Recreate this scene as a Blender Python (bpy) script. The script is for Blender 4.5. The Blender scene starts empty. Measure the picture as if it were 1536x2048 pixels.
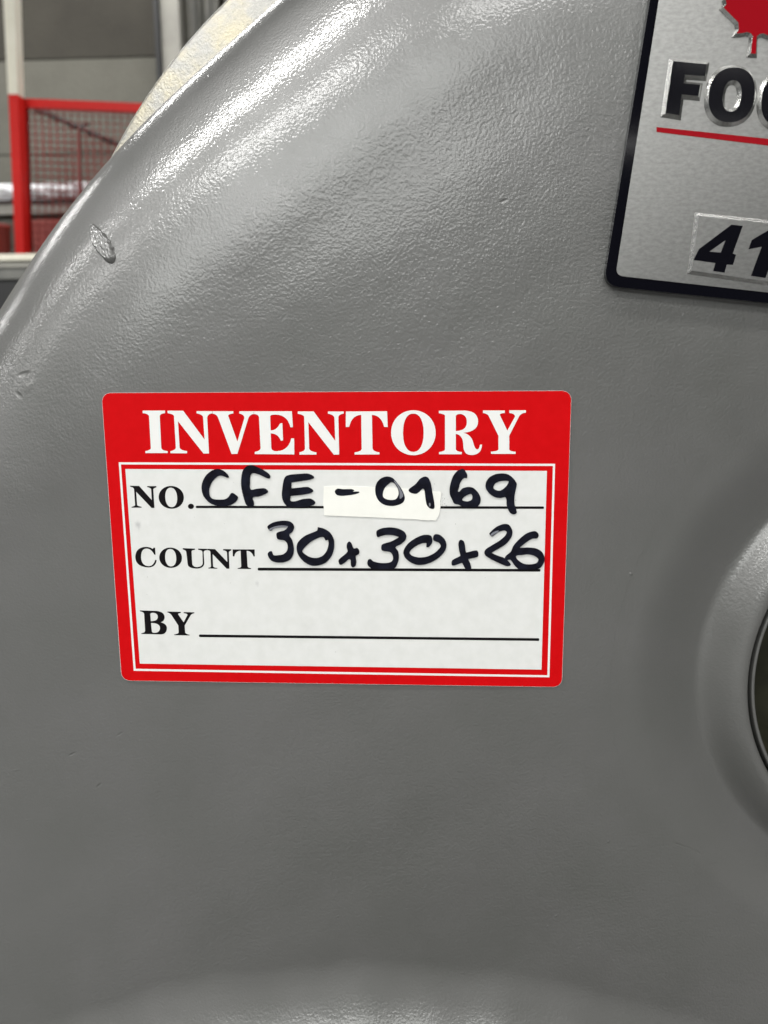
import bpy, bmesh, math, random
import numpy as np
from mathutils import Vector, Matrix
from mathutils.geometry import tessellate_polygon

sc = bpy.context.scene
COL = sc.collection
random.seed(7)
rng = np.random.default_rng(7)

# ------------------------------------------------------------------ camera
# world: X right along the casting face, Z up, Y away from the viewer; the machined-flat
# face of the casting is the plane y = 0 and the sticker's centre is the origin (metres)
CAM = np.array([0.024502842, -0.208620022, 0.045052017])
ROT = np.array([[0.99867373, 0.05117867, -0.00561521],      # rows: camera right, down, forward
                [0.00325039, -0.17151768, -0.98517568],
                [-0.05138309, 0.98385082, -0.17145655]])
FPX = 1540.0                                                # focal length in pixels of a 1536 x 2048 frame
cam_d = bpy.data.cameras.new('camera')
cam = bpy.data.objects.new('camera', cam_d); COL.objects.link(cam)
M = Matrix.Identity(4)
for i in range(3):
    M[i][0] = ROT[0][i]; M[i][1] = -ROT[1][i]; M[i][2] = -ROT[2][i]; M[i][3] = CAM[i]
cam.matrix_world = M
cam_d.sensor_fit = 'VERTICAL'; cam_d.sensor_height = 36.0; cam_d.lens = FPX / 2048 * 36.0
cam_d.clip_start = 0.01; cam_d.clip_end = 60
cam_d.dof.use_dof = True; cam_d.dof.focus_distance = 0.215; cam_d.dof.aperture_fstop = 17.0
sc.camera = cam

# ------------------------------------------------------------------ light
w = bpy.data.worlds.new('World'); sc.world = w; w.use_nodes = True
w.node_tree.nodes['Background'].inputs[0].default_value = (0.98, 1.0, 1.0, 1)
w.node_tree.nodes['Background'].inputs[1].default_value = 0.10

def lamp(name, loc, target, sx, sy, power, col=(1.0, 0.99, 0.965)):
    d = bpy.data.lights.new(name, 'AREA'); d.shape = 'RECTANGLE'; d.size = sx; d.size_y = sy
    d.energy = power; d.color = col
    o = bpy.data.objects.new(name, d); COL.objects.link(o); o.location = loc
    o.rotation_euler = (Vector(target) - Vector(loc)).to_track_quat('-Z', 'Y').to_euler()
    return o
# fluorescent fittings under the ceiling of the hall
for ly, pw in ((2.7, 310), (-0.75, 400), (-2.3, 430), (-5.6, 200), (-8.0, 180)):          # five rows of tubes run across the hall
    for lx, lf_ in ((-5.75, .6), (-3.68, .7), (-1.62, 1.7), (0.45, 1.0), (2.5, 1.0)):      # power weights, set for the highlights on the casting's edge
        lamp('ceiling_lamp', (lx, ly, 2.3), (lx, ly, 0), 1.42, 0.15 if ly != -2.3 else 0.45, pw / 5 * (lf_ if ly < 1 else 1.0))
# broad unseen fill light added behind the camera for the sheen on the face
lamp('front_fill_light', (-1.5, -5.5, 2.45), (0, 0, 0.2), 4.2, 2.4, 330, (0.98, 1.0, 0.97))

lamp('side_fill_light', (-4.6, -1.8, 1.0), (0, 0, 0.1), 2.4, 1.6, 16, (0.98, 1.0, 0.98))  # unseen side light, added for reflections on the hub rim and letter bevels

sc.view_settings.view_transform = 'Standard'; sc.view_settings.look = 'None'
sc.view_settings.exposure = -1.33; sc.view_settings.gamma = 1.0
sc.cycles.use_denoising = True
sc.cycles.max_bounces = 6

# ------------------------------------------------------------------ helpers
def at(px, y=0.0):
    """points of the photograph (pixels of 1536 x 2048) laid on the plane at depth y -> (x, z)"""
    p = np.atleast_2d(np.array(px, float))
    ray = np.column_stack([(p[:, 0] - 768) / FPX, (p[:, 1] - 1024) / FPX, np.ones(len(p))]) @ ROT
    k = (y - CAM[1]) / ray[:, 1]
    q = CAM + ray * k[:, None]
    return q[:, [0, 2]]

def tag(o, label=None, cat=None, group=None, kind=None):
    if label: o['label'] = label
    if cat: o['category'] = cat
    if group: o['group'] = group
    if kind: o['kind'] = kind
    return o

def empty(name, loc=(0, 0, 0), **k):
    o = bpy.data.objects.new(name, None); COL.objects.link(o); o.location = loc; o.empty_display_size = 0.02
    return tag(o, **k)

def link(name, me, mat, parent=None, smooth=False):
    o = bpy.data.objects.new(name, me); COL.objects.link(o)
    if mat: me.materials.append(mat)
    if smooth:
        me.polygons.foreach_set('use_smooth', [True] * len(me.polygons))
    if parent:
        o.parent = parent; o.matrix_parent_inverse = Matrix.Translation(-parent.location)
    return o

def mesh(name, v, f, mat, parent=None, smooth=False):
    me = bpy.data.meshes.new(name); me.from_pydata([tuple(p) for p in v], [], [tuple(q) for q in f]); me.update()
    bm = bmesh.new(); bm.from_mesh(me); bmesh.ops.recalc_face_normals(bm, faces=bm.faces); bm.to_mesh(me); bm.free()
    return link(name, me, mat, parent, smooth)

def sheet(name, loops, y, mat, parent=None, thick=0.0):
    """flat outline (first loop) with holes (other loops) in x,z at depth y; with thickness it gets side walls towards +y"""
    ls = [[Vector((p[0], p[1], 0)) for p in l] for l in loops]
    tris = tessellate_polygon(ls)
    flat = [p for l in ls for p in l]
    v = [(p.x, y, p.y) for p in flat]; f = []
    for t in tris:
        a, b, c = (flat[i] for i in t)
        n = (b - a).cross(c - a).z
        if abs(n) < 1e-14: continue
        f.append(tuple(t) if n > 0 else (t[0], t[2], t[1]))     # facing -y
    if thick:
        n0 = len(v); v += [(p.x, y + thick, p.y) for p in flat]; k = 0
        for l in ls:
            m = len(l)
            area = sum(l[i].x * l[(i + 1) % m].y - l[(i + 1) % m].x * l[i].y for i in range(m))
            outer = l is ls[0]
            for i in range(m):
                a, b = k + i, k + (i + 1) % m
                f.append((b, a, n0 + a, n0 + b) if (area > 0) == outer else (a, b, n0 + b, n0 + a))
            k += m
    me = bpy.data.meshes.new(name); me.from_pydata(v, [], f); me.update()
    return link(name, me, mat, parent)

def bevel_ring(name, loops, y_top, y_base, off, mat, parent=None, smooth=False, ztop=None):
    """sloping metal flanks of an embossed outline: from the outline at y_top down to the outline grown by off at y_base"""
    v, f = [], []
    for li, l in enumerate(loops):
        l = [Vector((p[0], p[1])) for p in l]; m = len(l)
        area = sum(l[i].x * l[(i + 1) % m].y - l[(i + 1) % m].x * l[i].y for i in range(m))
        sgn = (1 if area > 0 else -1) * (1 if li == 0 else -1)
        b0 = len(v); base = []
        for i in range(m):
            e0 = (l[i] - l[i - 1]).normalized(); e1 = (l[(i + 1) % m] - l[i]).normalized()
            n0 = Vector((e0.y, -e0.x)) * sgn; n1 = Vector((e1.y, -e1.x)) * sgn
            nn = n0 + n1
            d = max(0.35, 1 + n0.dot(n1)); base.append(l[i] + nn * (off / d))
        for p in l: v.append((p.x, y_top, p.y))
        for p in base: v.append((p.x, y_base, p.y))
        for i in range(m):
            j = (i + 1) % m
            q = (b0 + i, b0 + j, b0 + m + j, b0 + m + i)
            f.append(q)
    me = bpy.data.meshes.new(name); me.from_pydata(v, [], f); me.update()
    return link(name, me, mat, parent, smooth)

def box(v, f, a, b):
    x0, y0, z0 = a; x1, y1, z1 = b; n = len(v)
    v += [(x0, y0, z0), (x1, y0, z0), (x1, y1, z0), (x0, y1, z0), (x0, y0, z1), (x1, y0, z1), (x1, y1, z1), (x0, y1, z1)]
    f += [(n, n + 1, n + 5, n + 4), (n + 1, n + 2, n + 6, n + 5), (n + 2, n + 3, n + 7, n + 6), (n + 3, n, n + 4, n + 7),
          (n + 4, n + 5, n + 6, n + 7), (n + 3, n + 2, n + 1, n)]

def box_obj(name, a, b, mat, parent=None, bev=0.0):
    v, f = [], []; box(v, f, a, b)
    o = mesh(name, v, f, mat, parent)
    if bev:
        bm = bmesh.new(); bm.from_mesh(o.data)
        bmesh.ops.bevel(bm, geom=bm.edges[:], offset=bev, segments=2, affect='EDGES', profile=0.5)
        bm.to_mesh(o.data); bm.free()
    return o

def bar(name, p, q, r, mat, parent=None, n=10, square=False):
    p = Vector(p); q = Vector(q); ax = (q - p).normalized()
    u = ax.cross(Vector((0, 1, 0)) if abs(ax.y) < 0.9 else Vector((1, 0, 0))).normalized(); w_ = ax.cross(u)
    if square: n = 4
    v, f = [], []
    for c in (p, q):
        for k in range(n):
            a = 2 * math.pi * (k + 0.5) / n
            v.append(c + (u * math.cos(a) + w_ * math.sin(a)) * r * (1.41421 if square else 1))
    for k in range(n):
        f.append((k, (k + 1) % n, n + (k + 1) % n, n + k))
    f.append(tuple(range(n - 1, -1, -1))); f.append(tuple(range(n, 2 * n)))
    return mesh(name, v, f, mat, parent, smooth=not square)

def path(tile, segs, y=0.0, n=7):
    """outline written in a tile's own units: (x,y) straight, (cx,cy,x,y) quadratic curve"""
    ox, oy, s = tile; out = []; cur = None
    for g in segs:
        if len(g) == 2: out.append(g); cur = g
        else:
            a = cur; c = g[:2]; b = g[2:]
            for k in range(1, n + 1):
                t = k / n
                out.append(((1 - t) ** 2 * a[0] + 2 * t * (1 - t) * c[0] + t * t * b[0],
                            (1 - t) ** 2 * a[1] + 2 * t * (1 - t) * c[1] + t * t * b[1]))
            cur = b
    if abs(out[0][0] - out[-1][0]) + abs(out[0][1] - out[-1][1]) < 0.01: out.pop()
    return [tuple(p) for p in at([(ox + p[0] * s, oy + p[1] * s) for p in out], y)]

def spline(tile, pts, y=0.0, n=5):
    ox, oy, s = tile; m = len(pts); out = []
    P = np.array(pts, float)
    for i in range(m):
        a, b, c, d = P[i - 1], P[i], P[(i + 1) % m], P[(i + 2) % m]
        L = max(np.linalg.norm(c - b), 1e-6)
        t1 = (c - a) / max(np.linalg.norm(c - a), 1e-6) * L; t2 = (d - b) / max(np.linalg.norm(d - b), 1e-6) * L
        t1 *= 0.85; t2 *= 0.85
        for k in range(n):
            t = k / n
            out.append(b * (2 * t**3 - 3 * t**2 + 1) + t1 * (t**3 - 2 * t**2 + t) + c * (-2 * t**3 + 3 * t**2) + t2 * (t**3 - t**2))
    return [tuple(p) for p in at([(ox + p[0] * s, oy + p[1] * s) for p in out], y)]

def oval(tile, l, r, t, b, y=0.0, e=2.0, n=48, shear=0.0):
    ox, oy, s = tile; cx, cy, rx, rz = (l + r) / 2, (t + b) / 2, (r - l) / 2, (b - t) / 2; out = []
    for k in range(n):
        a = 2 * math.pi * k / n; c, q = math.cos(a), math.sin(a)
        x = math.copysign(abs(c) ** (2 / e), c) * rx; z = math.copysign(abs(q) ** (2 / e), q) * rz
        out.append((ox + (cx + x + shear * z) * s, oy + (cy + z) * s))
    return [tuple(p) for p in at(out, y)]

# ------------------------------------------------------------------ materials
def mat(name, col, rough=0.5, metal=0.0, spec=0.5):
    m = bpy.data.materials.new(name); m.use_nodes = True
    b = m.node_tree.nodes['Principled BSDF']
    b.inputs['Base Color'].default_value = (*col, 1); b.inputs['Roughness'].default_value = rough
    b.inputs['Metallic'].default_value = metal; b.inputs['Specular IOR Level'].default_value = spec
    return m

def N(m, t, **k):
    n = m.node_tree.nodes.new(t)
    for a, b in k.items():
        if hasattr(n, a): setattr(n, a, b)
        else: n.inputs[a].default_value = b
    return n
def L(m, a, b): m.node_tree.links.new(a, b)

def noise(m, scale, detail=2.0, rough=0.5, vec=None):
    n = N(m, 'ShaderNodeTexNoise'); n.inputs['Scale'].default_value = scale; n.inputs['Detail'].default_value = detail
    n.inputs['Roughness'].default_value = rough
    if vec is None:
        tc = N(m, 'ShaderNodeTexCoord'); vec = tc.outputs['Object']
    L(m, vec, n.inputs['Vector']); return n

def ramp(m, src, stops):
    r = N(m, 'ShaderNodeValToRGB'); e = r.color_ramp.elements
    e[0].position, e[0].color = stops[0][0], (*stops[0][1], 1)
    e[1].position, e[1].color = stops[-1][0], (*stops[-1][1], 1)
    for p, c in stops[1:-1]:
        q = e.new(p); q.color = (*c, 1)
    L(m, src, r.inputs['Fac']); return r

def grainy(name, c0, c1, scale, rough=0.6, metal=0.0, spec=0.5, bump=0.0, bscale=None, stretch=None, lo=0.35, hi=0.65):
    """colour that drifts between two tones, with fine relief"""
    m = mat(name, c0, rough, metal, spec); b = m.node_tree.nodes['Principled BSDF']
    tc = N(m, 'ShaderNodeTexCoord'); mp = N(m, 'ShaderNodeMapping'); L(m, tc.outputs['Object'], mp.inputs['Vector'])
    if stretch: mp.inputs['Scale'].default_value = stretch
    n = noise(m, scale, 4, 0.6, mp.outputs['Vector']); r = ramp(m, n.outputs['Fac'], [(lo, c0), (hi, c1)])
    L(m, r.outputs['Color'], b.inputs['Base Color'])
    if bump:
        n2 = noise(m, bscale or scale * 3, 3, 0.6, mp.outputs['Vector'])
        bp = N(m, 'ShaderNodeBump'); bp.inputs['Distance'].default_value = bump; bp.inputs['Strength'].default_value = 1.0
        L(m, n2.outputs['Fac'], bp.inputs['Height']); L(m, bp.outputs['Normal'], b.inputs['Normal'])
    return m

def math_n(m, op, a, b=None, v=0.0):
    n = N(m, 'ShaderNodeMath'); n.operation = op; L(m, a, n.inputs[0])
    if b is None: n.inputs[1].default_value = v
    else: L(m, b, n.inputs[1])
    return n.outputs[0]

# the casting's dents and scratches: (px, py, length px, width px, tilt degrees, depth mm)
DENTS = [(145, 1508, 26, 7, 30, .13), (198, 1571, 24, 7, 42, .11), (240, 1468, 22, 6, 33, .10), (279, 1481, 14, 4, 8, -.06),
         (48, 748, 40, 13, 12, .22), (38, 790, 26, 12, -35, .16), (60, 772, 44, 20, 50, -.12), (32, 1540, 24, 6, 8, -.05),
         (1360, 1690, 44, 6, -20, .05), (1392, 1703, 44, 7, -30, .06), (1008, 402, 18, 8, 20, .16), (206, 600, 10, 6, 60, .1),
         (1262, 1148, 9, 6, -30, -.12), (1217, 1683, 7, 6, 30, -.1), (1112, 1832, 10, 6, 40, -.1), (1095, 1853, 8, 6, 40, -.08),
         (262, 1445, 6, 6, 0, -.06), (55, 1640, 16, 6, 20, -.05)]

def casting_paint():
    m = mat('grey_enamel', (0.12, 0.12, 0.117), 0.45, 0, 0.9); b = m.node_tree.nodes['Principled BSDF']
    b.inputs['Coat Weight'].default_value = 0.65; b.inputs['Coat Roughness'].default_value = 0.11; b.inputs['IOR'].default_value = 1.62
    tc = N(m, 'ShaderNodeTexCoord'); vec = tc.outputs['Object']
    big = noise(m, 26, 3, 0.55, vec)
    r = ramp(m, big.outputs['Fac'], [(0.3, (0.045, 0.0462, 0.0415)), (0.7, (0.057, 0.0565, 0.054))]); L(m, r.outputs['Color'], b.inputs['Base Color'])
    rr = N(m, 'ShaderNodeMapRange'); rr.inputs['From Min'].default_value = .3; rr.inputs['From Max'].default_value = .7
    rr.inputs['To Min'].default_value = .44; rr.inputs['To Max'].default_value = .54
    n5 = noise(m, 60, 4, 0.6, vec); L(m, n5.outputs['Fac'], rr.inputs['Value']); L(m, rr.outputs[0], b.inputs['Roughness'])
    fine = noise(m, 1350, 1, 0.5, vec)          # orange peel of the sprayed enamel
    mid = noise(m, 330, 2, 0.5, vec)            # sand-cast pebbling showing through
    low = noise(m, 110, 2, 0.5, vec)
    h = math_n(m, 'MULTIPLY', fine.outputs['Fac'], v=0.075)
    h2 = math_n(m, 'MULTIPLY', mid.outputs['Fac'], v=0.036)
    h3 = math_n(m, 'MULTIPLY', low.outputs['Fac'], v=0.10)
    h = math_n(m, 'ADD', h, h2); h = math_n(m, 'ADD', h, h3)
    vo = N(m, 'ShaderNodeTexVoronoi'); vo.inputs['Scale'].default_value = 75; L(m, vec, vo.inputs['Vector'])
    pm = N(m, 'ShaderNodeMapRange'); pm.interpolation_type = 'SMOOTHSTEP'; L(m, vo.outputs['Distance'], pm.inputs['Value'])
    pm.inputs['From Min'].default_value = 0.0; pm.inputs['From Max'].default_value = 0.035       # dust nibs in the paint
    pm.inputs['To Min'].default_value = 0.07; pm.inputs['To Max'].default_value = 0
    h = math_n(m, 'ADD', h, pm.outputs[0])
    for px, py, ln, wd, tilt, dep in DENTS:
        x, z = surf_at(px, py)[::2]
        mp = N(m, 'ShaderNodeMapping'); mp.vector_type = 'TEXTURE'
        mp.inputs['Location'].default_value = (x, 0, z); mp.inputs['Rotation'].default_value = (0, -math.radians(tilt), 0)
        mp.inputs['Scale'].default_value = (ln * .000069, 50, wd * .000069); L(m, vec, mp.inputs['Vector'])
        le = N(m, 'ShaderNodeVectorMath'); le.operation = 'LENGTH'; L(m, mp.outputs['Vector'], le.inputs[0])
        mr = N(m, 'ShaderNodeMapRange'); mr.interpolation_type = 'SMOOTHSTEP'
        mr.inputs['From Min'].default_value = 0.1; mr.inputs['From Max'].default_value = 1.1
        mr.inputs['To Min'].default_value = -dep; mr.inputs['To Max'].default_value = 0
        L(m, le.outputs['Value'], mr.inputs['Value']); h = math_n(m, 'ADD', h, mr.outputs[0])
    bp = N(m, 'ShaderNodeBump'); bp.inputs['Distance'].default_value = 0.001; bp.inputs['Strength'].default_value = 1.0
    L(m, h, bp.inputs['Height']); L(m, bp.outputs['Normal'], b.inputs['Normal']); L(m, bp.outputs['Normal'], b.inputs['Coat Normal'])
    return m

M_red = grainy('red_print', (0.47, 0.0015, 0.003), (0.50, 0.002, 0.004), 300, 0.5, spec=0.06)
M_paper = grainy('label_paper', (0.58, 0.587, 0.57), (0.615, 0.62, 0.607), 260, 0.55, spec=0.3)
M_white = mat('white_print', (0.67, 0.67, 0.655), 0.5, spec=0.3)
M_black = mat('black_print', (0.004, 0.003, 0.004), 0.5, spec=0.1)
M_ink = grainy('marker_ink', (0.004, 0.004, 0.007), (0.009, 0.010, 0.018), 420, 0.35, spec=0.07)
M_tape = grainy('correction_film', (0.71, 0.71, 0.665), (0.74, 0.74, 0.695), 200, 0.55, spec=0.3)
M_alu = grainy('brushed_aluminium', (0.35, 0.35, 0.34), (0.44, 0.44, 0.43), 1300, 0.33, 1.0, bump=0.00002, bscale=2600, stretch=(0.5, 1, 1.0))
M_bev = grainy('bright_aluminium', (0.32, 0.32, 0.31), (0.42, 0.42, 0.41), 900, 0.26, 1.0, bump=0.00005, bscale=2200)
def smudge_paper():
    b = M_paper.node_tree.nodes['Principled BSDF']; src = b.inputs['Base Color'].links[0].from_socket
    tc = N(M_paper, 'ShaderNodeTexCoord')
    for px, py, wd, ht, amt in ((277, 1050, 9, 13, .45), (515, 1167, 6, 9, .25), (620, 1255, 40, 26, .06), (980, 1200, 60, 18, .05), (330, 1290, 30, 22, .06)):
        x, z = at((px, py))[0]
        mp = N(M_paper, 'ShaderNodeMapping'); mp.vector_type = 'TEXTURE'; mp.inputs['Location'].default_value = (x, 0, z)
        mp.inputs['Scale'].default_value = (wd * .000138, 50, ht * .000138); L(M_paper, tc.outputs['Object'], mp.inputs['Vector'])
        ns = noise(M_paper, 1.6, 3, .6, mp.outputs['Vector']); le = N(M_paper, 'ShaderNodeVectorMath'); le.operation = 'LENGTH'; L(M_paper, mp.outputs['Vector'], le.inputs[0])
        ad = math_n(M_paper, 'ADD', le.outputs['Value'], ns.outputs['Fac'])
        mr = N(M_paper, 'ShaderNodeMapRange'); mr.interpolation_type = 'SMOOTHSTEP'; L(M_paper, ad, mr.inputs['Value'])
        mr.inputs['From Min'].default_value = .5; mr.inputs['From Max'].default_value = 1.5; mr.inputs['To Min'].default_value = amt; mr.inputs['To Max'].default_value = 0
        mx = N(M_paper, 'ShaderNodeMix'); mx.data_type = 'RGBA'; L(M_paper, mr.outputs[0], mx.inputs[0]); L(M_paper, src, mx.inputs[6])
        mx.inputs[7].default_value = (.22, .22, .23, 1); src = mx.outputs[2]
    L(M_paper, src, b.inputs['Base Color'])
smudge_paper()
M_gloss = mat('gloss_black_enamel', (0.003, 0.003, 0.005), 0.09, spec=0.35)
M_border = mat('black_border_enamel', (0.003, 0.003, 0.005), 0.08, spec=0.15)
M_leaf = mat('red_enamel', (0.24, 0.0012, 0.006), 0.3, spec=0.06)
M_line = mat('dark_red_enamel', (0.24, 0.003, 0.008), 0.5, spec=0.06)
M_mach = grainy('machined_metal', (0.24, 0.237, 0.222), (0.30, 0.277, 0.21), 70, 0.42, 0.7, bump=0.00025, bscale=1100, lo=.42, hi=.6)
M_bore = grainy('oily_bore', (0.03, 0.03, 0.02), (0.05, 0.05, 0.03), 60, 0.4, 0.3)

# ------------------------------------------------------------------ the casting's surface
CG = np.array([0.150, -0.115]); LF, DF = 0.062, 0.046
_sil = [(-420, 2300), (-400, 1900), (-340, 1450), (-230, 1060), (-110, 805), (-50, 690), (0, 605), (55, 521), (120, 423), (182, 350), (219, 306), (321, 201), (397, 135), (474, 64), (543, 2), (640, -85), (800, -200)]
_q = at(_sil, 0.027) - CG
_th = np.degrees(np.arctan2(_q[:, 1], _q[:, 0])) % 360; _rr = np.hypot(_q[:, 0], _q[:, 1]) + 0.004
_o = np.argsort(_th)
_tab = np.arange(-80.0, 440.0, 0.5)
_key = np.concatenate([[-40, 20, 70], _th[_o], [250, 300, 320]]); _val = np.concatenate([[.30, .28, .28], _rr[_o], [.33, .31, .30]])
_raw = np.interp(_tab, _key, _val)
_ker = np.exp(-0.5 * (np.arange(-16, 17) * 0.5 / 2.6) ** 2); _ker /= _ker.sum()
_smo = np.convolve(np.pad(_raw, 16, mode='edge'), _ker, 'valid')
def r_out(th_deg):
    return np.interp((np.asarray(th_deg, float) + 40) % 360 - 40, _tab, _smo)
HUB = np.array([0.1697, -0.0376]); HR = 0.0551
def waves(x, z):
    return (np.sin(x * 95 + z * 60 + 1) + np.sin(x * -70 + z * 130 + 2.2) + np.sin(x * 210 + z * 40) * .5 + np.sin(z * 230 - x * 150 + .7) * .5) / 3
def surf(x, z):
    x = np.asarray(x, float); z = np.asarray(z, float)
    r = np.hypot(x - CG[0], z - CG[1]); th = np.degrees(np.arctan2(z - CG[1], x - CG[0]))
    s = r_out(th) - r
    q = np.clip((LF - s) / LF, 0, 0.99999)
    y = DF * (1 - np.sqrt(1 - q ** 2.15))
    far = np.clip((np.hypot(x - HUB[0], z - HUB[1]) - 0.09) / 0.05, 0, 1)
    y = y + 0.0002 * (1 + waves(x, z)) * far
    # swell towards the foot
    sw = np.clip(-(z + 0.1305) + 0.0006 * np.sin(x * 120 + 1) + 0.0004 * np.sin(x * 290) - 2.0 * (x - 0.018) ** 2, 0, None)
    y = y - 19 * sw ** 2 / (1 + 6 * sw)
    return y
def surf_at(px, py):
    d = 0.0
    for _ in range(25):
        x, z = at((px, py), d)[0]; d = 0.5 * d + 0.5 * float(np.clip(surf(x, z), -.01, .045))
    return x, d, z

M_paint = casting_paint()
casting = empty('machine_casting', (0.15, 0.05, -0.6),
                label='large round grey enamelled machine casting with a curved edge filling the photo', cat='machine')
def casting_body():
    th = np.concatenate([np.arange(-80, 76, 4.0), np.arange(76, 270, 0.16), np.arange(270, 280, 2.0)])
    th = th[(th >= -80) & (th < 280)]
    nt = len(th)
    u = np.concatenate([np.linspace(0, 1, 60) ** 1.6 * 0.03, np.linspace(0.03, 0.30, 110)[1:], np.linspace(0.30, 1.0, 170)[1:]])
    ro = r_out(th)
    rows = []
    T = np.radians(th)
    for k in u[:-1]:
        r = ro * (1 - k); x = CG[0] + r * np.cos(T); z = CG[1] + r * np.sin(T)
        rows.append(np.column_stack([x, surf(x, z), z]))
    back = rows[0].copy(); back[:, 1] = 0.10
    V = np.concatenate([back] + rows); nr = len(rows) + 1
    i = np.arange(nr - 1)[:, None] * nt; j = np.arange(nt)[None, :]; j2 = (j + 1) % nt
    F = np.stack([i + j, i + j2, i + nt + j2, i + nt + j], -1).reshape(-1, 4)
    c = V[F].mean(1); rh = np.hypot(c[:, 0] - HUB[0], c[:, 2] - HUB[1])
    F = F[(rh > HR + 0.0347)]
    me = bpy.data.meshes.new('body')
    me.vertices.add(len(V)); me.vertices.foreach_set('co', V.ravel())
    me.loops.add(len(F) * 4); me.loops.foreach_set('vertex_index', F.ravel().astype(np.int32))
    me.polygons.add(len(F)); me.polygons.foreach_set('loop_start', np.arange(0, len(F) * 4, 4, dtype=np.int32))
    me.update(); me.validate()
    return link('body', me, M_paint, casting, True)
casting_body()

def lathe(name, prof, centre, mat_, parent, n=256, wob=0.0):
    v, f = [], []
    for r, y in prof:
        for k in range(n):
            a = 2 * math.pi * k / n
            v.append((centre[0] + r * math.cos(a), y + wob * math.sin(a * 5 + r * 300), centre[1] + r * math.sin(a)))
    for i in range(len(prof) - 1):
        for k in range(n):
            k2 = (k + 1) % n
            f.append((i * n + k, i * n + k2, (i + 1) * n + k2, (i + 1) * n + k))
    me = bpy.data.meshes.new(name); me.from_pydata(v, [], f); me.update()
    return link(name, me, mat_, parent, True)
def cosramp(t): return 0.5 - 0.5 * math.cos(math.pi * min(1, max(0, t)))
prof = []
for k in range(60):                                     # hollow round the hub, then the lip
    r = 0.0925 - k * (0.0925 - 0.0562) / 59
    y = -0.00004 + 0.0046 * cosramp((0.0875 - r) / 0.023) - 0.0066 * cosramp((0.0680 - r) / 0.0115)
    prof.append((r, y))
y0 = prof[-1][1]
prof += [(0.0556, y0 + .0002), (0.0552, y0 + .0007), (0.0550, y0 + .0015), (0.0549, .0035)]
lathe('hub', prof, HUB, M_paint, casting)
lathe('bushing', [(0.0543, .004), (0.0541, -.0006), (0.0539, -.0011), (0.0533, -.0011), (0.0530, -.0005), (0.0529, .012)], HUB, M_paint, casting)
lathe('bore', [(0.0549, .0032), (0.0546, .0045), (0.0530, .0115), (0.0526, .0125), (0.0526, .09), (0.0001, .09)], HUB, M_bore, casting)

FC, FR = (0.0776, 0.0206), 0.1842
lathe('flange', [(0.150, .056), (FR - .0045, .056), (FR - .004, .0563), (FR - .0012, .0563), (FR, .0575), (FR, .080), (0.150, .080)], FC, M_mach, casting, 360)
box_obj('foot', (-0.10, 0.004, -0.6), (0.40, 0.16, -0.30), M_paint, casting, 0.003)

def blob():
    ax = np.array([(187, 450), (226, 526)], float)
    d = ax[1] - ax[0]; ln = np.hypot(*d); d /= ln; nrm = np.array([-d[1], d[0]])
    nu, nv = 36, 22; v = []
    for i in range(nu):
        a = -1 + 2 * i / (nu - 1)
        for j in range(nv):
            b_ = -1 + 2 * j / (nv - 1)
            wdt = 15.5 * (1 - max(0, -a - .2) * .55) * (1.03 + 0.09 * math.sin(i * .8) + .05 * math.sin(j * 2.1 + i))
            # square -> disc
            aa = a * math.sqrt(1 - b_ * b_ / 2); bb = b_ * math.sqrt(1 - a * a / 2)
            p = ax.mean(0) + d * aa * ln * .53 + nrm * bb * wdt
            x, y, z = surf_at(*p)
            e = math.hypot(aa, bb); h = 0.0016 * (1 - min(1, max(0, (e - .80) / .2)) ** 1.5)
            hh = h * (0.80 + .20 * random.random()) + (0.0004 * max(0, e - .62) * (1 if e < .9 else 0))
            v.append((x - hh * .45, y - hh * .8 + (.0003 if e > .985 else 0), z + hh * .4))
    f = [(i * nv + j, i * nv + j + 1, (i + 1) * nv + j + 1, (i + 1) * nv + j) for i in range(nu - 1) for j in range(nv - 1)]
    return mesh('paint_blob', v, f, M_paint, casting, True)
tag(blob(), 'raised rough oval drip of grey paint near the curved edge')

# ------------------------------------------------------------------ the inventory sticker
YS = -0.0003
sticker = empty('inventory_sticker', (0, 0, 0), label='red bordered white inventory sticker with black handwriting on the grey casting', cat='sticker')
def rrect(px, r, y, n=8):
    q = [np.array(p) for p in at(px, y)]; out = []
    for i in range(4):
        p = q[i]; a = (q[i - 1] - p); a /= np.linalg.norm(a); b = (q[(i + 1) % 4] - p); b /= np.linalg.norm(b)
        if r <= 0: out.append(tuple(p)); continue
        for k in range(n + 1):
            t = k / n; s, e = p + a * r, p + b * r
            out.append(tuple((1 - t) ** 2 * s + 2 * t * (1 - t) * (p * .86 + (s + e) / 2 * .14) + t * t * e))
    return out
CORN = [(203, 786), (1143, 781.5), (1123.5, 1374), (243.5, 1361)]
def grow(px, d):
    (a, b, c, e) = px; return [(a[0] - d, a[1] - d), (b[0] + d, b[1] - d), (c[0] + d, c[1] + d), (e[0] - d, e[1] + d)]
sheet('paper_edge', [rrect(grow(CORN, .45), .0026, YS + .00004)], YS + .00004, M_white, sticker, thick=.00024)
sheet('red_field', [rrect(CORN, .0025, YS)], YS, M_red, sticker)
LINE_O = [(237.4, 924.6), (1110.2, 927.6), (1098.8, 1354.6), (267.4, 1341.6)]
LINE_I = [(241.8, 928.9), (1105.9, 931.9), (1094.8, 1350.5), (271.2, 1337.6)]
y = YS - .00003
sheet('border_line', [rrect(LINE_O, 0, y), rrect(LINE_I, 0, y)], y, M_white, sticker)
PANEL = [(250.6, 938), (1093.8, 941.8), (1083, 1339.2), (279.6, 1327.2)]
sheet('writing_panel', [rrect(PANEL, 0, y)], y, M_paper, sticker)
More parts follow.
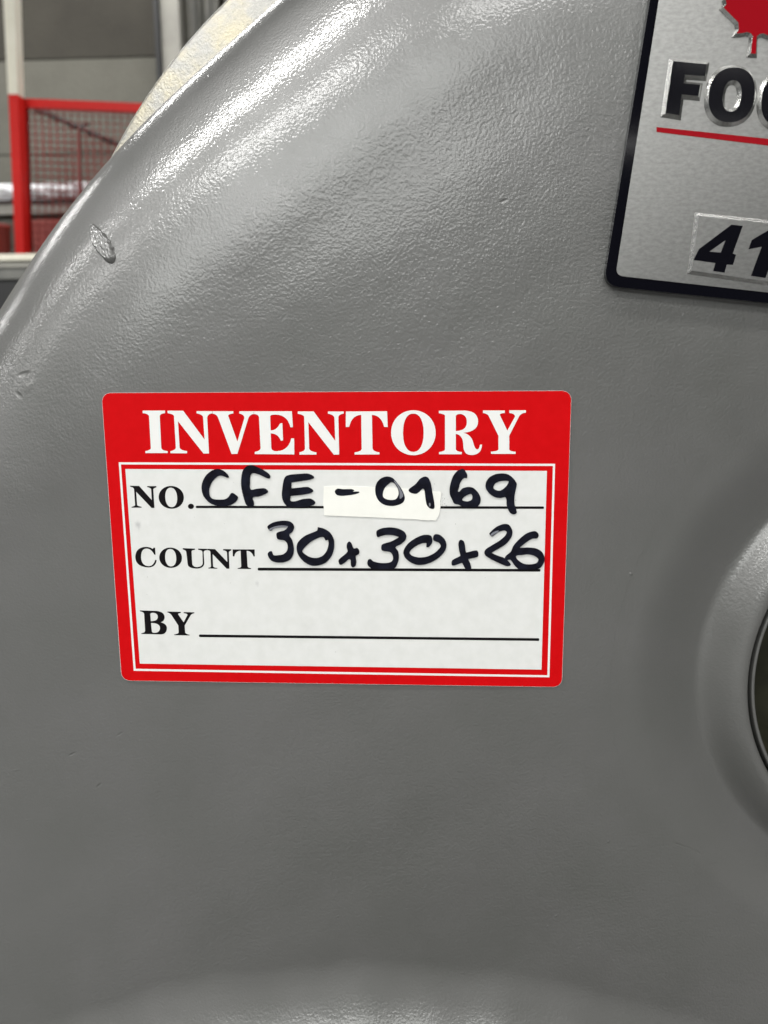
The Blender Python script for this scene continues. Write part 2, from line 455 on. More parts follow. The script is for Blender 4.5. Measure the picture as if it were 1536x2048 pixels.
A = (280, 805, 1 / 6); B = (530, 805, 1 / 6); C = (770, 805, .1875); D = (250, 960, 150 / 1536); E = (260, 1080, 270 / 1536); F = (270, 1200, 140 / 1536)
G = {
 'I': (A, [(32, 97), (300, 97), (300, 128), (240, 132, 237, 165), (255, 545), (262, 578, 332, 583), (332, 607), (65, 607), (65, 583), (128, 574, 130, 545), (108, 165), (100, 133, 32, 127)]),
 'N': (A, [(330, 98), (518, 99), (775, 445), (757, 180), (755, 142, 678, 130), (680, 103), (866, 104), (866, 130), (808, 140, 806, 185), (828, 612), (762, 612), (456, 225), (475, 540), (485, 574, 565, 583), (565, 609), (365, 609), (365, 583), (425, 574, 430, 540), (408, 165), (402, 138, 332, 128)]),
 'V': (A, [(870, 104), (1120, 105), (1120, 130), (1062, 138, 1058, 160), (1168, 468), (1250, 195), (1262, 150, 1192, 132), (1192, 105), (1364, 105), (1364, 138), (1325, 142, 1303, 180), (1168, 617), (1098, 617), (935, 175), (915, 138, 870, 133)]),
 'E': (B, [(-134, 105), (322, 105), (335, 295), (305, 296), (268, 145, 125, 145), (62, 145, 62, 170), (68, 335), (140, 335, 175, 260), (185, 245, 208, 250), (217, 455), (190, 459), (160, 372, 68, 370), (75, 545), (82, 584, 140, 585), (285, 578, 315, 430), (349, 430), (352, 623), (-122, 619), (-122, 592), (-55, 582, -53, 545), (-72, 178), (-75, 142, -134, 138)]),
 'N2': (B, [(393, 107), (583, 107), (843, 460), (833, 185), (826, 145, 755, 134), (755, 108), (945, 108), (945, 132), (885, 142, 880, 178), (890, 625), (825, 625), (520, 235), (530, 553), (540, 590, 617, 598), (617, 625), (413, 625), (413, 598), (475, 588, 480, 553), (470, 172), (462, 145, 393, 135)]),
 'T': (B, [(970, 108), (1465, 105), (1472, 293), (1430, 293), (1395, 152, 1283, 148), (1290, 550), (1300, 590, 1373, 598), (1373, 623), (1075, 625), (1075, 598), (1155, 590, 1160, 555), (1155, 148), (1040, 152, 1010, 293), (970, 293)]),
 'R': (C, [(575, 88), (850, 86), (993, 92, 993, 205), (988, 312, 835, 323), (922, 340, 945, 440), (960, 500, 983, 500), (1005, 500, 1013, 450), (1035, 450), (1030, 560, 920, 560), (838, 560, 835, 460), (835, 345, 755, 335), (755, 500), (765, 525, 820, 528), (818, 552), (577, 552), (577, 528), (635, 522, 640, 500), (640, 140), (635, 122, 575, 115)]),
 'Y': (C, [(1045, 85), (1278, 85), (1278, 112), (1222, 115, 1224, 132), (1305, 300), (1385, 155), (1392, 118, 1327, 112), (1327, 83), (1503, 83), (1503, 108), (1455, 112, 1432, 145), (1325, 355), (1325, 500), (1330, 522, 1393, 525), (1393, 548), (1130, 548), (1130, 525), (1205, 520, 1210, 500), (1210, 355), (1105, 142), (1090, 118, 1045, 112)]),
 'n': (D, [(100, 117), (290, 122), (548, 410), (535, 195), (530, 160, 455, 145), (452, 125), (642, 125), (642, 152), (580, 165, 580, 195), (603, 573), (545, 573), (228, 240), (248, 510), (258, 535, 340, 548), (338, 566), (135, 566), (135, 548), (205, 535, 207, 510), (185, 185), (180, 155, 105, 135)]),
 'c': (E, [(285, 87), (291, 168), (276, 166), (242, 97, 185, 97), (125, 100, 125, 195), (130, 295, 215, 297), (268, 295, 287, 226), (303, 228), (295, 312, 205, 312), (60, 304, 60, 190), (65, 80, 185, 78), (230, 80, 258, 101), (268, 88)]),
 'u': (E, [(600, 93), (740, 98), (738, 112), (700, 114, 700, 132), (708, 270), (715, 306, 760, 308), (825, 305, 828, 260), (824, 140), (825, 115, 775, 112), (775, 98), (879, 100), (879, 115), (838, 117, 838, 142), (845, 265), (840, 325, 755, 325), (655, 322, 655, 265), (640, 135), (635, 115, 602, 108)]),
 'n2': (E, [(881, 100), (968, 104), (1107, 250), (1103, 145), (1100, 122, 1060, 117), (1060, 103), (1153, 105), (1152, 120), (1125, 125, 1125, 145), (1131, 327), (1100, 327), (940, 160), (945, 298), (950, 315, 995, 318), (993, 326), (892, 324), (892, 315), (922, 312, 922, 298), (915, 140), (912, 117, 881, 115)]),
 't': (E, [(1167, 107), (1418, 107), (1420, 187), (1405, 187), (1385, 125, 1327, 122), (1338, 300), (1345, 318, 1377, 320), (1375, 330), (1225, 328), (1225, 320), (1265, 315, 1265, 300), (1258, 122), (1195, 125, 1187, 187), (1170, 187)]),
 'y': (F, [(712, 253), (1005, 260), (1005, 286), (942, 290, 945, 312), (1068, 490), (1150, 330), (1156, 300, 1068, 287), (1068, 265), (1303, 270), (1303, 290), (1240, 300, 1218, 340), (1090, 560), (1100, 710), (1115, 748, 1198, 763), (1196, 778), (862, 772), (862, 755), (950, 745, 958, 710), (950, 560), (810, 345), (775, 288, 712, 272)]),
}
y = YS - .00006
for k in ('I', 'N', 'V', 'E', 'N2', 'T', 'R', 'Y'):
    t, s = G[k]; loops = [path(t, s, y)]
    if k == 'R': loops.append(path(C, [(755, 305), (755, 150), (758, 122, 805, 122), (875, 130, 873, 215), (870, 300, 755, 305)], y))
    sheet('heading_letter', loops, y, M_white, sticker)
sheet('heading_letter', [oval(C, 65, 540, 83, 562, y, 2.05), oval(C, 192, 412, 118, 527, y, 2.25)], y, M_white, sticker)
for k in ('n', 'c', 'u', 'n2', 't', 'y'):
    t, s = G[k]; sheet('caption_letter', [path(t, s, y)], y, M_black, sticker)
sheet('caption_letter', [oval(D, 690, 1205, 122, 588, y, 2.05, shear=.03), oval(D, 824, 1068, 157, 555, y, 2.2, shear=.05)], y, M_black, sticker)
sheet('caption_letter', [oval(E, 333, 591, 86, 317, y, 2.05, shear=.03), oval(E, 399, 526, 102, 300, y, 2.2, shear=.05)], y, M_black, sticker)
sheet('caption_letter', [path(F, [(107, 228), (460, 238), (650, 255, 650, 380), (648, 462, 565, 490), (700, 520, 700, 620), (695, 755, 560, 755), (140, 745), (142, 728), (220, 715, 222, 680), (200, 305), (190, 262, 107, 248)], y),
       path(F, [(347, 465), (335, 310), (340, 278, 400, 280), (500, 290, 500, 375), (498, 463, 347, 465)], y),
       path(F, [(350, 503), (550, 505, 550, 620), (540, 718, 430, 720), (375, 720, 370, 690)], y)], y, M_black, sticker)
sheet('full_stop', [oval(D, 1289, 1412, 485, 594, y, n=24)], y, M_black, sticker)
def rule(a0, a1, b0, b1):
    px = [a0, b0, b1, a1]
    sheet('ruled_line', [rrect(px, .00028, y, 4)], y, M_black, sticker)
rule((391.7, 1011.4), (391.7, 1016.2), (1088, 1012.8), (1088, 1017.8))
rule((515.5, 1135.4), (515.5, 1141.1), (1081, 1138), (1081, 1143.3))
rule((398, 1268.9), (398, 1274.2), (1078.5, 1276.4), (1078.5, 1281.8))

# the pen strokes, one mesh per character
H1 = (390, 920, 1 / 6); H2 = (640, 940, 1 / 6); H3 = (870, 930, 1 / 6); H4 = (510, 1030, 1 / 6); H5 = (720, 1030, 1 / 6); H6 = (880, 1030, 1 / 6)
PEN = [
 (H1, [(408, 205), (385, 212), (320, 188), (265, 200), (205, 265), (172, 350), (178, 430), (210, 465), (280, 475), (360, 470), (400, 445), (440, 395), (500, 425), (517, 450), (500, 490), (450, 530), (380, 550), (260, 548), (170, 510), (100, 430), (78, 340), (90, 260), (135, 180), (205, 125), (265, 107), (330, 122), (385, 165)], None),
 (H1, [(905, 205), (885, 222), (850, 212), (770, 175), (690, 158), (665, 190), (660, 270), (668, 352), (740, 345), (825, 338), (855, 350), (878, 380), (840, 410), (760, 438), (692, 452), (705, 500), (708, 540), (690, 558), (640, 555), (610, 530), (580, 440), (556, 330), (553, 230), (572, 130), (610, 80), (665, 60), (730, 75), (830, 125), (890, 170)], None),
 (H1, [(1430, 208), (1395, 230), (1310, 247), (1163, 268), (1160, 272), (1156, 335), (1162, 339), (1260, 330), (1350, 323), (1390, 340), (1420, 370), (1390, 395), (1300, 415), (1152, 432), (1147, 438), (1148, 490), (1200, 495), (1290, 470), (1380, 462), (1420, 480), (1445, 512), (1420, 540), (1320, 560), (1200, 565), (1110, 558), (1060, 500), (1042, 430), (1050, 320), (1065, 240), (1090, 195), (1150, 175), (1270, 165), (1350, 162), (1400, 180)], None),
 (H2, [(178, 265), (190, 235), (215, 223), (280, 230), (385, 230), (412, 248), (395, 258), (440, 258), (473, 265), (440, 285), (370, 300), (260, 310), (205, 300)], None),
 (H2, [(805, 78), (870, 95), (930, 160), (985, 240), (1018, 330), (1000, 385), (950, 415), (870, 432), (780, 420), (710, 375), (670, 300), (663, 210), (690, 140), (740, 95)], [(860, 145), (900, 170), (935, 230), (943, 290), (915, 345), (860, 360), (790, 348), (757, 320), (757, 270), (780, 210), (820, 170)]),
 (H2, [(1063, 240), (1085, 215), (1150, 165), (1200, 105), (1260, 78), (1300, 95), (1330, 160), (1348, 260), (1370, 380), (1375, 440), (1365, 465), (1320, 460), (1285, 425), (1270, 370), (1250, 235), (1230, 225), (1195, 260), (1155, 285), (1110, 280), (1075, 265)], None),
 (H3, [(330, 45), (360, 65), (388, 125), (380, 158), (350, 155), (310, 200), (290, 265), (280, 320), (330, 280), (400, 263), (460, 275), (520, 335), (547, 400), (540, 460), (505, 500), (400, 510), (320, 495), (280, 475), (230, 462), (210, 425), (178, 350), (177, 270), (195, 190), (225, 120), (270, 70)], [(325, 415), (370, 370), (430, 348), (448, 375), (440, 415), (400, 435), (350, 432)]),
 (H3, [(800, 100), (870, 110), (930, 150), (980, 220), (975, 270), (955, 370), (955, 470), (975, 540), (980, 575), (950, 592), (910, 580), (880, 540), (860, 480), (848, 390), (790, 395), (720, 385), (650, 340), (607, 270), (612, 210), (650, 150), (720, 112)], [(700, 270), (725, 220), (790, 193), (875, 190), (886, 200), (850, 260), (780, 308), (720, 295)]),
 (H4, [(148, 145), (165, 118), (230, 85), (330, 68), (410, 75), (455, 105), (470, 150), (450, 200), (412, 238), (445, 300), (467, 400), (460, 470), (420, 535), (350, 565), (270, 570), (200, 550), (165, 510), (152, 465), (170, 440), (200, 435), (222, 480), (280, 482), (340, 470), (380, 435), (392, 390), (385, 340), (350, 305), (275, 292), (260, 265), (258, 220), (290, 200), (350, 185), (390, 151), (385, 146), (320, 147), (230, 160), (182, 190)], None),
 (H4, [(755, 145), (830, 165), (900, 210), (945, 290), (950, 390), (920, 490), (850, 570), (760, 605), (670, 605), (580, 555), (515, 470), (498, 390), (520, 320), (600, 250), (740, 190), (748, 182), (752, 150)], [(568, 435), (600, 385), (680, 315), (760, 275), (820, 265), (845, 303), (853, 305), (876, 300), (882, 350), (860, 430), (810, 490), (740, 515), (660, 505), (600, 470)]),
 (H4, [(1130, 318), (1155, 335), (1185, 400), (1225, 395), (1250, 425), (1245, 470), (1210, 490), (1215, 560), (1205, 610), (1172, 628), (1150, 600), (1138, 530), (1080, 570), (1025, 598), (1002, 560), (1010, 530), (1110, 440), (1100, 390), (1105, 340)], None),
 (H5, [(195, 215), (205, 185), (270, 158), (360, 148), (450, 160), (530, 200), (556, 250), (545, 300), (490, 350), (427, 386), (455, 430), (467, 500), (455, 570), (410, 640), (140, 640), (95, 605), (88, 570), (100, 535), (125, 528), (160, 555), (240, 575), (320, 575), (375, 560), (397, 525), (385, 470), (350, 440), (270, 430), (255, 405), (260, 360), (290, 342), (380, 315), (465, 266), (460, 260), (390, 242), (310, 240), (245, 255), (210, 265)], None),
 (H5, [(820, 238), (855, 252), (868, 290), (865, 335), (825, 385), (800, 387), (796, 380), (797, 338), (790, 335), (740, 340), (660, 380), (595, 445), (620, 485), (700, 508), (790, 502), (880, 465), (940, 415), (968, 375), (950, 335), (882, 303), (880, 255), (905, 230), (960, 240), (1015, 290), (1038, 360), (1020, 430), (960, 500), (870, 560), (770, 595), (680, 597), (600, 565), (540, 510), (520, 455), (535, 400), (590, 330), (680, 270), (760, 240)], None),
 (H5, [(1218, 298), (1248, 320), (1272, 446), (1282, 448), (1400, 425), (1420, 455), (1412, 500), (1302, 528), (1300, 536), (1325, 590), (1330, 650), (1270, 650), (1228, 578), (1220, 575), (1110, 607), (1098, 575), (1110, 540), (1200, 494), (1204, 486), (1185, 400), (1182, 335), (1195, 305)], None),
 (H6, [(592, 225), (620, 190), (680, 140), (770, 107), (830, 120), (868, 190), (860, 260), (800, 340), (720, 395), (624, 450), (626, 458), (700, 490), (780, 520), (850, 590), (835, 612), (790, 610), (640, 545), (550, 490), (532, 450), (550, 410), (620, 365), (710, 310), (780, 250), (800, 205), (770, 185), (700, 205), (640, 250), (620, 258)], None),
 (H6, [(1130, 193), (1170, 210), (1185, 245), (1165, 280), (1110, 282), (1040, 325), (962, 388), (966, 393), (1060, 390), (1150, 400), (1220, 440), (1255, 510), (1248, 570), (1195, 640), (1100, 650), (950, 650), (890, 600), (845, 538), (790, 540), (782, 500), (850, 440), (880, 370), (950, 290), (1040, 220)], [(912, 497), (980, 480), (1060, 472), (1130, 490), (1180, 530), (1165, 570), (1110, 590), (1020, 588), (960, 560)]),
]
for i, (t, o, h) in enumerate(PEN):
    y = YS - .00027 - (.00003 if i == 15 else 0)
    sheet('handwritten_character', [spline(t, o, y)] + ([spline(t, h, y)] if h else []), y, M_ink, sticker)

M_dry = mat('dry_ink', (0.16, 0.165, 0.19), 0.5, spec=0.2); y = YS - .00033
def smear(t, pts): sheet('dry_streak', [spline(t, pts, y)], y, M_dry, sticker)
smear(H2, [(885, 128), (915, 150), (950, 200), (985, 262), (1000, 310), (985, 330), (960, 345), (955, 300), (950, 250), (925, 190)])
smear(H2, [(1308, 398), (1322, 396), (1328, 425), (1316, 440), (1308, 420)])
smear(H4, [(165, 172), (230, 140), (320, 125), (392, 133), (390, 146), (320, 146), (230, 158), (182, 186)])
smear(H6, [(605, 240), (640, 205), (700, 185), (705, 196), (650, 232), (622, 252)])
M_grime = mat('grime', (0.10, 0.10, 0.09), 0.8); v, f = [], []; y = YS - .00008
for i in range(46):
    if i < 26: px, py, r_ = 884 + random.gauss(0, 5), 985 + random.random() * 40, random.uniform(.3, .8)
    else: px, py, r_ = random.uniform(285, 1070), random.uniform(950, 1320), random.uniform(.3, .7)
    q = at([(px + r_ * random.uniform(.6, 1.4) * math.cos(t), py + r_ * math.sin(t)) for t in (0, 1.2, 2.5, 3.8, 5.0)], y); n0 = len(v)
    v += [(a_, y, b_) for a_, b_ in q]; f.append(tuple(range(n0, n0 + 5)))
tag(mesh('grime_specks', v, f, M_grime, sticker), kind='stuff')

# correction tape stuck across the first line
yt = YS - .00022
tp = [(45, 200), (180, 190), (420, 197), (660, 205), (935, 216), (1200, 243), (1455, 265), (1450, 330), (1441, 400), (1446, 440), (1437, 500), (1425, 545), (1410, 570), (1390, 605), (1330, 602), (1300, 607), (1250, 600), (1210, 602), (1180, 594), (560, 565), (300, 555), (50, 545), (47, 470), (38, 400), (42, 300)]
tape = sheet('correction_tape', [[tuple(p) for p in at([(640 + a / 6, 940 + b / 6) for a, b in tp], yt)]], yt, M_tape, None, thick=.00016)
tag(tape, 'strip of cream correction tape stuck over the first line of the sticker', 'tape')

# ------------------------------------------------------------------ the nameplate
YP = -0.0022
plate = empty('nameplate', (0.1, 0, 0.13), label='embossed aluminium nameplate with black border and red maple leaf', cat='nameplate')
PO = [(1300, 0), (1212, 552), (1208, 566), (1236, 573)]
def plate_loop(x_l0, x_l1, yb0, yb1, r, y):
    """left edge (x at row 0, x at its foot), bottom edge; the top and right run out of the picture"""
    # left line through (x_l0, 0) and x_l1 ; bottom line through yb0, yb1 at x = 1536
    a = at((x_l0, 0), y)[0]; b = at(x_l1, y)[0]; c = at((1536, yb1), y)[0]
    d1 = (a - b) / np.linalg.norm(a - b); d2 = (c - b) / np.linalg.norm(c - b)
    Wd, Hd = 0.150, 0.105
    q = [b + d1 * Hd, b, b + d2 * Wd, b + d2 * Wd + d1 * Hd]
    out = []
    for i in range(4):
        p = q[i]; u1 = q[i - 1] - p; u1 /= np.linalg.norm(u1); u2 = q[(i + 1) % 4] - p; u2 /= np.linalg.norm(u2)
        for k in range(9):
            t = k / 8; s, e = p + u1 * r, p + u2 * r
            out.append(tuple((1 - t) ** 2 * s + 2 * t * (1 - t) * p + t * t * e))
    return out
out_l = plate_loop(1300, (1207, 571), 0, 606, .0042, YP)
in_l = plate_loop(1317.5, (1231, 551), 0, 585, .0020, YP - .00005)
sheet('border', [out_l], YP, M_border, plate, thick=0.0021)
sheet('plate_face', [in_l], YP - .00008, M_alu, plate)
P = (1300, 0, 236 / 1536)
HT = 0.0009; yp0 = YP - .0001; yp1 = yp0 - HT
def emboss(name, loops, m, off, part=plate):
    o = sheet(name, loops, yp1, m, part)
    bevel_ring('bevel', loops, yp1 + .00002, yp0, off, M_bev, o)
    return o
emboss('letter', [path(P, [(300, 795), (740, 835), (715, 990), (455, 972), (440, 1085), (655, 1105), (630, 1250), (415, 1228), (380, 1500), (200, 1470)], yp1)], M_gloss, .0008)
emboss('letter', [oval(P, 766, 1364, 878, 1592, yp1, 2.3, 72, shear=-.09), oval(P, 948, 1190, 1045, 1452, yp1, 2.3, 56, shear=-.09)], M_gloss, .0008)
emboss('letter', [oval(P, 1452, 2050, 940, 1654, yp1, 2.3, 72, shear=-.09), oval(P, 1634, 1876, 1107, 1514, yp1, 2.3, 56, shear=-.09)], M_gloss, .0008)
sheet('underline', [path((0, 0, 1), [(1313, 254), (1760, 301), (1757, 318), (1313, 264)], yp0 - .00003)], yp0 - .00003, M_line, plate)
# leaf, stem down: right half outline in leaf units (x right, y down from the stem's foot = 0)
half = [(34, 0), (24, -225), (60, -262), (105, -272), (180, -250), (237, -243), (215, -303), (230, -387), (436, -560), (402, -610), (420, -671), (400, -720), (520, -900), (375, -870), (330, -910), (300, -980), (180, -850), (150, -870), (205, -1190), (110, -1130), (70, -1140), (0, -1300)]
lf = [(1345 + a * 1.0 - b * .09, 697 + b + a * .085) for a, b in half[::-1]]
lf += [(1345 - a * 1.0 - b * .09, 697 + b - a * .085) for a, b in half]
lf = lf[:-1]
lfp = [tuple(p) for p in at([(1300 + a * P[2], b * P[2]) for a, b in lf], yp1)]
tag(emboss('maple_leaf', [lfp], M_leaf, .0006), 'red raised maple leaf')
blk = [(1398, 432), (1640, 457), (1622, 575), (1384, 541)]
bl = [tuple(p) for p in at(blk, yp1 + .0002)]
o = sheet('number_block', [bl], yp1 + .0002, M_alu, plate); bevel_ring('bevel', [bl], yp1 + .00022, yp0, .0009, M_bev, o)
yd = yp1 + .00016
sheet('digit', [path((0, 0, 1), [(1462.9, 449.2), (1485.7, 451.7), (1465.5, 507.3), (1472.3, 509.5), (1466, 529.9), (1453.8, 529.2), (1449, 545.2), (1426.4, 542), (1430.8, 526), (1387, 520), (1398, 498)], yd),
                path((0, 0, 1), [(1419, 503), (1451, 480.5), (1441.7, 505)], yd)], yd, M_gloss, plate)
sheet('digit', [path((0, 0, 1), [(1497, 498.5), (1503.5, 480), (1541, 458), (1566, 460.5), (1531, 556), (1502, 551.5), (1523.5, 493.5)], yd)], yd, M_gloss, plate)

# ------------------------------------------------------------------ the hall behind
def X(px, py, d):
    q = at((px, py), d)[0]; return Vector((q[0], d, q[1]))
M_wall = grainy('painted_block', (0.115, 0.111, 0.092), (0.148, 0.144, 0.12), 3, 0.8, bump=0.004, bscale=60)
M_wall2 = grainy('upper_block_dark', (0.036, 0.032, 0.024), (0.052, 0.047, 0.036), 3, 0.8, bump=0.004, bscale=60)  # darker tone for the courses above the joint
M_joint = grainy('mortar', (0.075, 0.072, 0.06), (0.09, 0.088, 0.075), 12, 0.9)
M_floor = grainy('concrete', (0.22, 0.22, 0.22), (0.28, 0.28, 0.28), 3, 0.6)
M_redp = grainy('red_paint', (0.60, 0.014, 0.011), (0.68, 0.020, 0.016), 9, 0.4, spec=0.15)
M_redd = grainy('dark_red_paint', (0.20, 0.018, 0.014), (0.26, 0.03, 0.02), 9, 0.5)
M_cream = grainy('cream_paint', (0.78, 0.75, 0.62), (0.85, 0.82, 0.70), 9, 0.5)
M_wire = mat('mesh_wire', (0.24, 0.03, 0.024), 0.5)
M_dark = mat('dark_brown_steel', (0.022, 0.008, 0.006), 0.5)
M_blk = mat('black_plastic', (0.012, 0.012, 0.013), 0.5)
M_gry = grainy('grey_steel', (0.30, 0.29, 0.26), (0.36, 0.35, 0.31), 9, 0.45)
M_apron = grainy('bench_steel', (0.13, 0.13, 0.12), (0.17, 0.17, 0.155), 9, 0.5)
M_film = grainy('clear_wrap', (0.78, 0.80, 0.83), (0.90, 0.90, 0.92), 14, 0.4, spec=0.5, bump=0.004, bscale=22)
M_strip = grainy('curtain_strip', (0.06, 0.06, 0.05), (0.10, 0.095, 0.08), 8, 0.4)

tag(box_obj('floor', (-6, -9, -0.62), (6, 6, -0.6), M_floor), kind='structure')
DW = 3.4
tl, br = X(-60, -60, DW), X(311, 620, DW)
bw, bh = 1.3, 0.392
wall = tag(box_obj('wall', (-4.5, DW + .012, -0.6), (X(309, 0, DW).x, DW + .2, 3.2), M_joint), kind='structure')
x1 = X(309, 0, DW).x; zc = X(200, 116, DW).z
r0 = int((-0.6 - zc) / bh) - 1; cache = None
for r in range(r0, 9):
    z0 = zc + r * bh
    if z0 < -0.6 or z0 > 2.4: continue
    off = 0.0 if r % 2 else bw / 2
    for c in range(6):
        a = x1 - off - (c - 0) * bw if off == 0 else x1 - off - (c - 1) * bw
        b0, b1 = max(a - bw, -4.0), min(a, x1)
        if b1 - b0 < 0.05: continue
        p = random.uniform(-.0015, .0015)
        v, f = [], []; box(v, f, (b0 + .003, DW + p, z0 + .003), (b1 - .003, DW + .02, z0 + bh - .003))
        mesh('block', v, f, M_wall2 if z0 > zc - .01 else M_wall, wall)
# doorway right of the wall with hanging strips
door = empty('strip_curtain', (X(330, 0, DW).x, DW, -0.6), label='dark hanging strip curtain in the doorway right of the pale wall', cat='curtain')
box_obj('jamb', (x1 + .002, DW - .03, -0.6), (x1 + .022, DW + .15, 2.4), M_blk, door)
box_obj('side_panel', (x1 + .024, DW - .005, -0.6), (x1 + .105, DW + .1, 2.4), M_gry, door)
xx = x1 + .108
for i in range(26):
    wd = random.choice((.035, .05, .028))
    v, f = [], []; n = 6
    for k in range(n + 1):
        xk = xx + wd * k / n; yk = DW + .06 + .012 * math.sin(math.pi * k / n) * (1 if i % 2 else -1)
        v += [(xk, yk, -0.6), (xk, yk, 2.4)]
    for k in range(n): f.append((2 * k, 2 * k + 2, 2 * k + 3, 2 * k + 1))
    me = bpy.data.meshes.new('strip'); me.from_pydata(v, [], f); link('strip', me, M_strip, door, True)
    xx += wd + random.choice((.004, .012, .02))
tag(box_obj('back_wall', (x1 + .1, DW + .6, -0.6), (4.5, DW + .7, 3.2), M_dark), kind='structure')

# post: cream above, red below
DP = 2.6
post = empty('barrier_post', X(30, 495, DP), label='upright square post painted cream above and red below at the far left', cat='post')
def quadbar(name, px, d, th, m, parent):
    q = [X(a, b, d) for a, b in px]; v = [tuple(p) for p in q] + [(p.x, d + th, p.z) for p in q]
    return mesh(name, v, [(0, 1, 2, 3), (7, 6, 5, 4), (0, 4, 5, 1), (1, 5, 6, 2), (2, 6, 7, 3), (3, 7, 4, 0)], m, parent)
quadbar('upper_section', [(3, -60), (27, -60), (35, 188), (16, 188)], DP, .045, M_cream, post)
quadbar('lower_section', [(16.5, 188.4), (35.5, 188.4), (50, 560), (33, 560)], DP, .045, M_redp, post)

DG = 2.66
panel = empty('guard_panel', X(48, 495, DG), label='red framed wire mesh guard panel fixed beside the post', cat='guard panel')
quadbar('stile', [(38.5, 196), (50, 196.5), (59, 560), (47, 560)], DG, .03, M_redp, panel)
quadbar('top_rail', [(50.3, 196.5), (420, 212), (420, 229), (50.8, 214)], DG, .03, M_redp, panel)
quadbar('brace', [(154, 262), (159, 262), (163, 560), (158, 560)], DG + .004, .012, M_redd, panel)
for i in range(26):
    a = 57 + i * 14.2
    p, q = X(a, 212 + (a - 50) * .043, DG + .02), X(a + 9, 560, DG + .02)
    bar('wire', p, q, .0016, M_wire, panel, 6)
for i in range(24):
    b_ = 226 + i * 14.0
    bar('wire', X(50, b_, DG + .0245), X(420, b_ + 16, DG + .0245), .0016, M_wire, panel, 6)
# second panel standing behind
rail = empty('handrail', X(60, 220, 2.95), label='dark sloping rail with its own mesh behind the red guard panel', cat='rail')
bar('rail_bar', X(46, 206, 2.95), X(330, 330, 2.95), .0105, M_dark, rail, 10)
bar('bracket', X(140, 256, 2.95), X(178, 248, 2.95), .006, M_dark, rail, 8)
bar('bracket', X(80, 222, 2.95), X(82, 206, 2.95), .006, M_dark, rail, 8)
for i in range(17):
    a = 52 + i * 15; t = 209 + (a - 46) * .4366
    bar('wire', X(a, t, 2.955), X(a + 10, 420, 2.955), .0017, M_wire, rail, 6)
for i in range(13):
    b_ = 226 + i * 14
    x0_ = 50; x1_ = min(330, 46 + (b_ - 206) / .4366)
    bar('wire', X(x0_, b_, 2.96), X(x1_, b_ + 4, 2.96), .0017, M_wire, rail, 6)
# mesh in second layer darker: stacked crates seen through the mesh
def wrinkled(name, px, d, th, m, parent=None, amp=.012):
    a, b_ = X(*px[0], d), X(*px[1], d); nx, nz = 40, 10
    v, f = [], []
    for j in range(nz + 1):
        for i in range(nx + 1):
            x = a.x + (b_.x - a.x) * i / nx; z = a.z + (b_.z - a.z) * j / nz
            v.append((x, d - amp * (math.sin(i * 1.3 + j * .7) * .5 + random.random() * .7) - .03 * math.sin(math.pi * j / nz), z))
    for j in range(nz):
        for i in range(nx):
            k = j * (nx + 1) + i; f.append((k, k + 1, k + nx + 2, k + nx + 1))
    n = len(v)
    v += [(a.x, d + th, a.z), (b_.x, d + th, a.z), (b_.x, d + th, b_.z), (a.x, d + th, b_.z)]
    top = list(range(nx + 1)); bot = [nz * (nx + 1) + i for i in range(nx + 1)]
    f.append(tuple(top[::-1]) + (n, n + 1)); f.append(tuple(bot) + (n + 2, n + 3)); f.append((n, n + 3, n + 2, n + 1))
    f.append(tuple(j * (nx + 1) for j in range(nz + 1)) + (n + 3, n)); f.append(tuple(j * (nx + 1) + nx for j in range(nz, -1, -1)) + (n + 1, n + 2))
    return mesh(name, v, f, m, parent, False)
DS = 3.05
shelf = empty('rack_shelf', X(60, 420, DS), label='low grey shelf behind the guard panel carrying the wrapped stack', cat='shelf')
xa, xb = X(-120, 404, DS).x, X(330, 404, DS).x; zs = X(60, 405, DS).z; zu = X(60, 413, DS).z; zv = X(60, 432, DS).z
box_obj('shelf_board', (xa, DS - .05, zu), (xb, DS + .25, zs), M_dark, shelf)
box_obj('shelf_beam', (xa, DS - .045, zv), (xb, DS - .02, zu - .002), M_gry, shelf)
box_obj('upright', (xa, DS - .04, -0.6), (xa + .05, DS + .2, zu - .004), M_gry, shelf)
box_obj('upright', (xb - .05, DS - .04, -0.6), (xb, DS + .2, zu - .004), M_gry, shelf)
st = wrinkled('wrapped_stack', [(-115, 403), (325, 366)], DS - .005, .2, M_film)
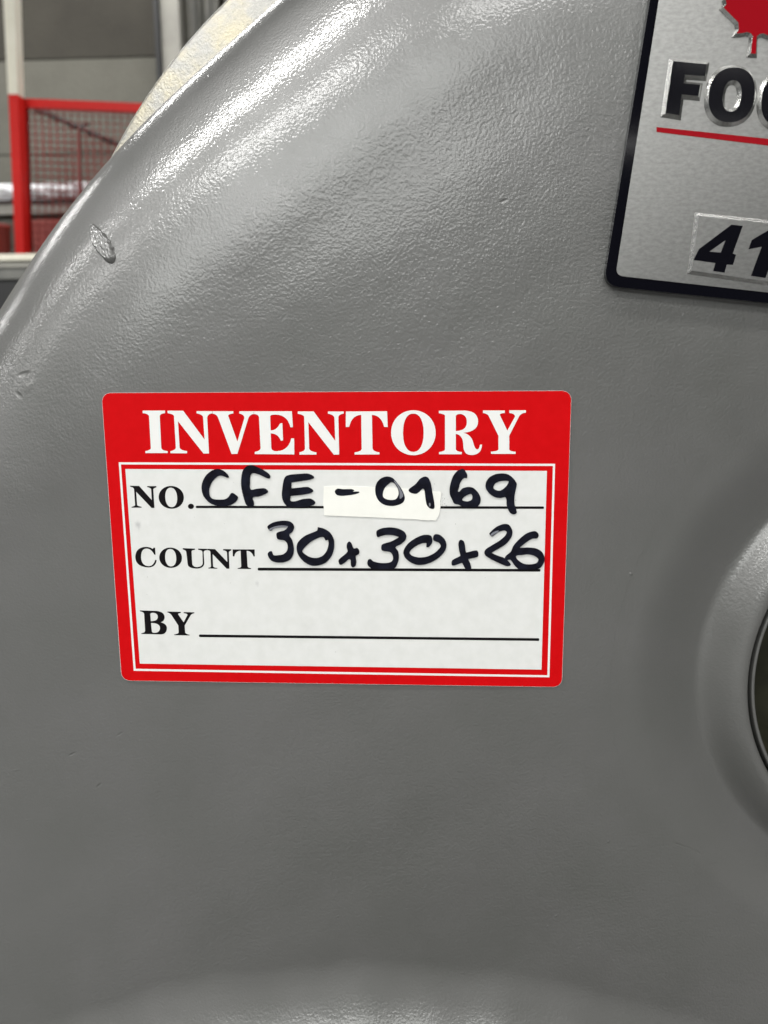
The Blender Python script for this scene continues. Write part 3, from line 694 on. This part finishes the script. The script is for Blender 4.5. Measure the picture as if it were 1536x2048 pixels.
for vv in st.data.vertices:
    t_ = (vv.co.z - X(*(-115, 403), DS).z) / (X(*(325, 366), DS).z - X(*(-115, 403), DS).z)
    vv.co.z = zs + .0005 + max(0, t_) * (X(60, 367, DS).z - zs)
tag(st, 'white stack of goods in shiny clear wrap behind the mesh panel', 'wrapped stack')
cr = tag(box_obj('storage_bin', (X(62, 440, 2.9).x, 2.9, -0.6), (X(320, 440, 2.9).x, 3.18, X(62, 440, 2.9).z), M_redd, None, .006),
         'dark red storage bin under the shelf behind the mesh panel', 'bin')
# bucket
bk = empty('bucket', X(-4, 495, 2.3), label='red plastic bucket at the far left behind the post', cat='bucket')
cx = X(-6, 450, 2.3); rt = X(18, 450, 2.3).x - cx.x; zb = X(0, 520, 2.3).z
v, f = [], []
nb = 32
for r_, z_ in ((rt * .82, zb), (rt * .97, cx.z - .012), (rt * 1.03, cx.z - .012), (rt * 1.03, cx.z), (rt * .93, cx.z), (rt * .78, zb + .01)):
    for k in range(nb):
        t = 2 * math.pi * k / nb; v.append((cx.x + r_ * math.cos(t), 2.3 + r_ * math.sin(t), z_))
for i in range(5):
    for k in range(nb): f.append((i * nb + k, i * nb + (k + 1) % nb, (i + 1) * nb + (k + 1) % nb, (i + 1) * nb + k))
f.append(tuple(range(nb - 1, -1, -1))); f.append(tuple(5 * nb + k for k in range(nb)))
mesh('shell', v, f, M_redd, bk, True)
# workbench in front of the panel
DB = 1.75
bench = empty('workbench', X(20, 520, DB), label='workbench with white front edge left of the casting', cat='workbench')
e0, e1 = X(0, 508, DB), X(0, 521, DB); zt = e0.z
x0b, x1b = X(-700, 520, DB).x, X(520, 520, DB).x
box_obj('top', (x0b, DB + .012, zt - .03), (x1b, DB + .62, zt - .0015), M_gry, bench)
box_obj('front_edge', (x0b, DB, e1.z), (x1b, DB + .0115, zt), M_cream, bench, .002)
ap = X(0, 556, DB).z
box_obj('apron', (x0b, DB + .02, ap), (x1b, DB + .05, e1.z - .001), M_apron, bench)
box_obj('cabinet', (x0b, DB + .03, -0.6), (x1b, DB + .55, ap - .001), M_blk, bench)
